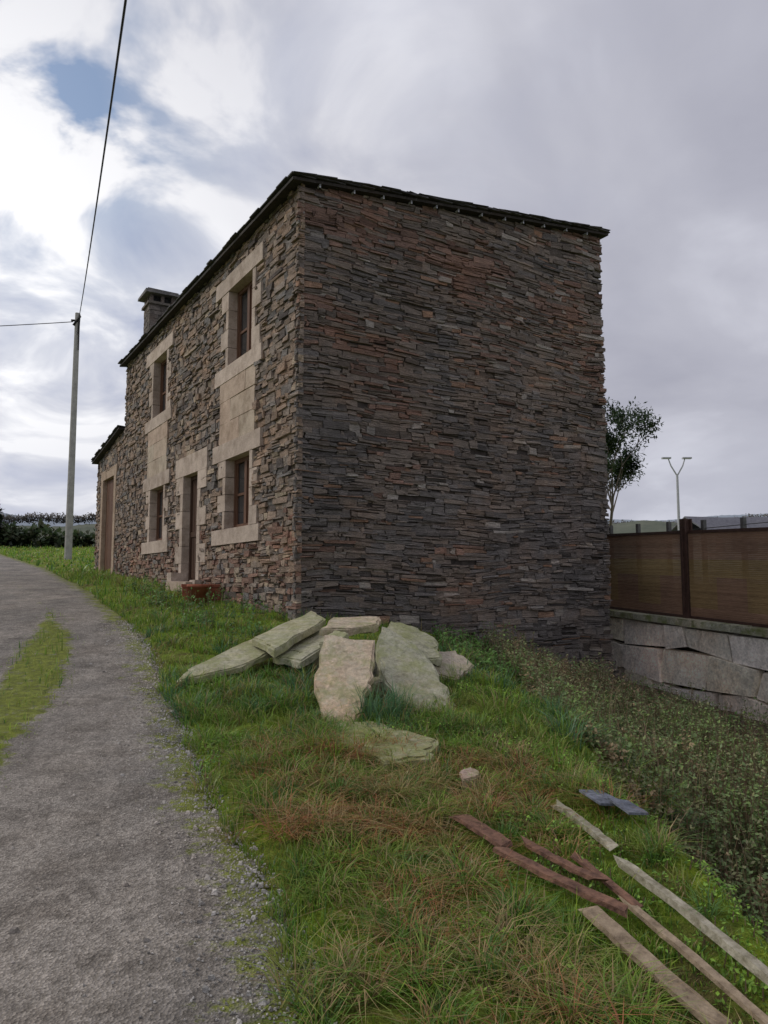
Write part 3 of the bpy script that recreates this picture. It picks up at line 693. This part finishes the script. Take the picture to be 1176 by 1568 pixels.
for a in posts:
    for (a0,a1,b0,b1) in ((a-.07,a+.07,-.15,-.13),(a-.07,a+.07,-.29,-.27),(a-.012,a+.012,-.27,-.15)):
        S.box(WF,a0,a1,b0,b1,walltop(a)+.0,walltop(a)+1.76,(1,1,1))
    S.box(WF,a-.02,a+.02,-.12,-.10,walltop(a)+.1,walltop(a)+1.6,(1,1,1)) 
a=-2.
while a<12:
    T.box(WF,a,a+.07,-.75,-.68,walltop(a)-.2,walltop(a)+1.76,(1,1,1)); a+=.95
for h_ in (.5,1.2,1.68):
    T.box(WF,-2,12,-.73,-.715,walltop(4)+h_,walltop(4)+h_+.012,(1,1,1))
A.make('brushwood_panels',M_brush,fence); S.make('steel_posts',M_steel,fence); T.make('rear_stakes',simple('grey_post',(.08,.08,.08),(.14,.14,.13),8),fence)
# ------------------------------------------------------------------ distant farmhouses
def farmhouse(x,y,w,d,he,hr,ang):
    e=empty('farmhouse'); c,s_=math.cos(ang),math.sin(ang); z=float(G(x,y)); fr=((x,y),(c,s_),(s_,-c))
    A=Acc(); A.box(fr,-w/2,w/2,-d/2,d/2,z-.5,z+he,(1,1,1)); A.make('walls',simple('render_wall',(.40,.38,.35),(.55,.53,.49),2),e)
    V=[]
    for a in (-w/2-.3,w/2+.3):
        for (b_,h_) in ((-d/2-.3,he),(0,hr),(d/2+.3,he)):
            X_,Y_=fr_pt(fr,a,b_); V.append((X_,Y_,z+h_)); V.append((X_,Y_,z+h_-.15))
    Q=[(0,2,8,6),(2,4,10,8),(1,7,9,3),(3,9,11,5),(0,1,3,2),(2,3,5,4),(6,8,9,7),(8,10,11,9),(0,6,7,1),(4,5,11,10)]
    fast('roof',V,Q,simple('slate_roof_far',(.10,.10,.12),(.18,.18,.20),3),None,e)
    A=Acc()
    for a in (-w*.3,0,w*.3): A.box(fr,a-.5,a+.5,d/2+.005,d/2+.03,z+he-2.,z+he-.8,(1,1,1))
    A.make('windows',M_glass,e)
farmhouse(35.0,78,7,6,5.2,7.0,.3); farmhouse(47.5,98,9,7,6.3,8.6,-.2)
# ------------------------------------------------------------------ small tree
def tube(acc,p0,p1,r0,r1,n=6):
    p0=Vector(p0);p1=Vector(p1);d=(p1-p0).normalized();a=d.orthogonal().normalized();b_=d.cross(a);k0=acc.n
    for (p,r) in ((p0,r0),(p1,r1)):
        for k in range(n):
            t=6.283*k/n; acc.V.append(tuple(p+a*(r*math.cos(t))+b_*(r*math.sin(t)))); acc.C.append((.16,.13,.11))
    for k in range(n): acc.Q.append([k0+k,k0+(k+1)%n,k0+n+(k+1)%n,k0+n+k])
    acc.n+=2*n
tree=empty('laurel_tree'); A=Acc(); tips=[]; tx,ty=7.05,23.0; tz=float(G(tx,ty))
random.seed(21)
def grow(p,d,l,r,dep):
    q_=p+d*l; tube(A,p,q_,r,r*.65)
    if dep>=3: tips.append(q_)
    if dep>=5 or r<.004: return
    for k in range(random.choice((2,3))if dep else 4):
        nd=(d+Vector((random.gauss(0,.42),random.gauss(0,.42),random.gauss(.14,.3)))).normalized()
        off=(q_.x-tx); 
        if abs(off)>1.0: nd.x-=.6*math.copysign(1,off); nd.normalize()
        grow(q_,nd,l*random.uniform(.58,.80),r*.6,dep+1)
grow(Vector((tx,ty,tz-.1)),Vector((-.03,0,1)),2.0,.07,0)
A.make('trunk',simple('bark',(.10,.08,.06),(.2,.17,.14),20),tree)
T_=np.array([tuple(t) for t in tips]); T_=T_[(T_[:,2]>tz+2.4)]
sel=rng.random(len(T_))<.6; T_=T_[sel]
rep=max(12,int(8500/len(T_))); P=np.repeat(T_,rep,0)+rng.normal(0,.12,(len(T_)*rep,3))
pc=np.array([(.04,.07,.03),(.06,.10,.04),(.025,.045,.025)]); c=pc[rng.integers(0,3,len(P))]*rng.uniform(.7,1.3,(len(P),1))
V,C=leafcards(P,rng.uniform(.10,.17,len(P)),.7,c,.4); fast('leaves',V,np.arange(len(V)).reshape(-1,4),M_fol,C,tree)
# ------------------------------------------------------------------ hedge + distant trees + hills
def mass(name,pts,cardsize,pal_,n):
    pts=np.array(pts); k=rng.integers(0,len(pts),n); c=pts[k]
    d=rng.normal(0,1,(n,3)); d/=np.linalg.norm(d,axis=1)[:,None]; r=rng.uniform(.3,1.03,n)**.5
    P=c[:,:3]+d*r[:,None]*c[:,3:6]*(1+.15*np.sin(d[:,:1]*7+c[:,:1]))
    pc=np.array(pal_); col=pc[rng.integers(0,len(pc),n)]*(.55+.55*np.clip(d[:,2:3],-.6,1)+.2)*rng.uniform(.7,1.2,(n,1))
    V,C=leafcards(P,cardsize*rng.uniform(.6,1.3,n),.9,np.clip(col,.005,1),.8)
    return fast(name,V,np.arange(len(V)).reshape(-1,4),M_fol,C)
pts=[]
for x in np.arange(-46,-10,.55):
    y=50+rng.normal(0,.6)+.1*(x+25); z=float(G(x,y)); hh=.75+.2*math.sin(x*.7)+rng.uniform(-.15,.2); pts.append((x,y,z+hh*.5,.9,.9,hh))
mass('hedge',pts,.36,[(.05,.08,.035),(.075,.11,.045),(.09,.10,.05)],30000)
pts=[(-26.3,49,G(-26.3,49)+1.5,.7,1.0,1.7),(-27.6,50,G(-27.6,50)+1.6,1.3,1.3,2.2)]
mass('evergreen_tree',pts,.3,[(.02,.032,.018),(.03,.045,.02)],6000)
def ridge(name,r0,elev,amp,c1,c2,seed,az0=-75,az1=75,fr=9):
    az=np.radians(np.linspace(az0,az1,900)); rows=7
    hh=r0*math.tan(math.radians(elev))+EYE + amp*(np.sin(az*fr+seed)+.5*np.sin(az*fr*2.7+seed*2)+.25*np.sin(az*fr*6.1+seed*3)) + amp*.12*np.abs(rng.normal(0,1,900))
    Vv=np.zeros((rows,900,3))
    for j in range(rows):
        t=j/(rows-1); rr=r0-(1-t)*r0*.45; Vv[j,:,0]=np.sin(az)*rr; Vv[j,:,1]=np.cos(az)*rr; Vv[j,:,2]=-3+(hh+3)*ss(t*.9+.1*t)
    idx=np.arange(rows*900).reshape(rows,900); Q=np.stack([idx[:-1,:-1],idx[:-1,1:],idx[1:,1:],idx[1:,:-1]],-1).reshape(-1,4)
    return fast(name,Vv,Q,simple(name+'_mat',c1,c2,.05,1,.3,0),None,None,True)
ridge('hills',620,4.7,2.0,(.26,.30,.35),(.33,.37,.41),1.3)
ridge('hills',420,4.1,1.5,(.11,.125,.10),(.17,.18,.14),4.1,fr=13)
pts=[]
for az in np.radians(np.concatenate([np.arange(-42,-10,.22),np.arange(14,36,.3)])):
    r=405; el=4.6 if az<0 else 4.25
    z=EYE+r*math.tan(math.radians(el+.12*math.sin(az*31)+.1*math.sin(az*83))); pts.append((math.sin(az)*r,math.cos(az)*r,z-1,2.6,2.4,rng.uniform(1.4,3.0)))
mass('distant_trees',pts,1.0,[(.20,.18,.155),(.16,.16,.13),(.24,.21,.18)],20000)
# ------------------------------------------------------------------ poles, wires
up=empty('utility_pole'); A=Acc(); px_,py_=-12.8,30.; pz=float(G(px_,py_))-.3; topz=EYE+11.15
tube(A,(px_,py_,pz),(px_,py_,topz),.15,.10,12); A.make('pole_shaft',M_concrete,up)
A=Acc(); tube(A,(px_-.12,py_-.1,topz-.55),(px_+.16,py_-.1,topz-.15),.05,.05); tube(A,(px_-.2,py_-.12,topz-.35),(px_-.05,py_-.12,topz-.35),.05,.04); tube(A,(px_+.1,py_-.1,topz-.9),(px_+.13,py_-.1,topz-.1),.04,.04)
tube(A,(px_+.13,py_-.1,topz-1.6),(px_+.11,py_-.1,topz-.9),.025,.025)
A.make('pole_bracket',M_black,up)
def cable(name,p0,p1,sag,r,n=40):
    A=Acc();pr=None
    for i in range(n+1):
        t=i/n; p=Vector(p0).lerp(Vector(p1),t); p.z-=sag*4*t*(1-t)
        if pr is not None: tube(A,pr,p,r,r,5)
        pr=p
    return A.make(name,M_black)
cable('overhead_cable',(-12.7,29.9,topz-.25),(1.4,-2,EYE+5.1),.45,.016)
cable('overhead_cable',(-12.95,29.9,topz-.4),(-45,34,EYE+12.6),.6,.018)
sl_=empty('street_lamp'); A=Acc(); lx,ly=17.6,44.; lz=float(G(lx,ly)); lt=EYE+6.4
tube(A,(lx,ly,lz),(lx,ly,lt),.11,.07,8)
for sg in (-1,1):
    tube(A,(lx,ly,lt-.1),(lx+sg*.35,ly,lt+.5),.045,.04); tube(A,(lx+sg*.35,ly,lt+.5),(lx+sg*.5,ly,lt+.95),.04,.03)
    A.box(((lx+sg*.62,ly),(1,0),(0,1)),-.26,.26,-.12,.12,lt+.93,lt+1.02,(.5,.5,.5))
A.make('lamp_post',M_metal,sl_)

# ------------------------------------------------------------------ sky, sun, camera
SUN_AZ=math.radians(-82); SUN_EL=math.radians(38)
sd=Vector((math.sin(SUN_AZ)*math.cos(SUN_EL),math.cos(SUN_AZ)*math.cos(SUN_EL),math.sin(SUN_EL)))
w=bpy.data.worlds.new('World'); sc.world=w; w.use_nodes=True; nt=w.node_tree; bg=nt.nodes['Background']
sky=N(nt,'ShaderNodeTexSky',sky_type='NISHITA',sun_disc=False,sun_elevation=SUN_EL,sun_rotation=SUN_AZ)
bg.inputs[1].default_value=.1
tc=N(nt,'ShaderNodeTexCoord').outputs['Generated']; sx=N(nt,'ShaderNodeSeparateXYZ'); nt.links.new(tc,sx.inputs[0])
zz=math_(nt,'ADD',math_(nt,'MAXIMUM',sx.outputs[2],0.),.32)
cx=N(nt,'ShaderNodeCombineXYZ'); nt.links.new(math_(nt,'DIVIDE',sx.outputs[0],zz),cx.inputs[0]); nt.links.new(math_(nt,'DIVIDE',sx.outputs[1],zz),cx.inputs[1])
c1=noise(nt,1.7,6,.5,cx.outputs[0],.5); c2=noise(nt,.9,4,.45,cx.outputs[0],.3); c3=noise(nt,3.4,6,.52,cx.outputs[0],.5)
f=math_(nt,'ADD',math_(nt,'MULTIPLY',c1.outputs[0],.5),math_(nt,'MULTIPLY',c2.outputs[0],.5))
cl=ramp(nt,f,[(.38,(3.6,3.65,4.4)),(.5,(4.8,4.85,5.6)),(.59,(7.0,7.1,7.9))]).outputs[0]
def lobe(dirv,pw):
    vm=N(nt,'ShaderNodeVectorMath',operation='DOT_PRODUCT'); nt.links.new(tc,vm.inputs[0]); d=Vector(dirv).normalized(); vm.inputs[1].default_value=d
    return math_(nt,'POWER',math_(nt,'MAXIMUM',vm.outputs['Value'],0.),pw)
gl=lobe((-.60,1.,.42),9.)
brt=ramp(nt,c3.outputs[0],[(.36,(4.6,5.0,6.4)),(.48,(7.2,7.4,8.2)),(.58,(11.,11.,11.2))]).outputs[0]
cl=mix(nt,math_(nt,'MULTIPLY',gl,1.0,True),cl,brt)
hz=ramp(nt,sx.outputs[2],[(.0,.6),(.22,0)]).outputs[0]; cl=mix(nt,hz,cl,(6.2,6.4,7.3))
hole=math_(nt,'MULTIPLY',lobe((-.47,1.,.70),90.),ramp(nt,c3.outputs[0],[(.49,1.),(.56,0.)]).outputs[0])
skb=mix(nt,1.,sky.outputs[0],(1.5,1.4,1.3),'MULTIPLY')
fin=mix(nt,math_(nt,'MULTIPLY',hole,1.1,True),cl,skb)
nt.links.new(fin,bg.inputs[0])
ld=bpy.data.lights.new('sun','SUN'); ld.energy=1.3; ld.angle=math.radians(20); ld.color=(1,.93,.84); lo_=bpy.data.objects.new('sun',ld); sc.collection.objects.link(lo_)
lo_.rotation_euler=(-sd).to_track_quat('-Z','Y').to_euler()
cd=bpy.data.cameras.new('camera'); co=bpy.data.objects.new('camera',cd); sc.collection.objects.link(co); sc.camera=co
co.location=(0,0,EYE); co.rotation_euler=(math.radians(90+5.35),0,0); cd.sensor_fit='VERTICAL'; cd.sensor_height=36; cd.lens=26; cd.clip_end=3000; cd.clip_start=.05
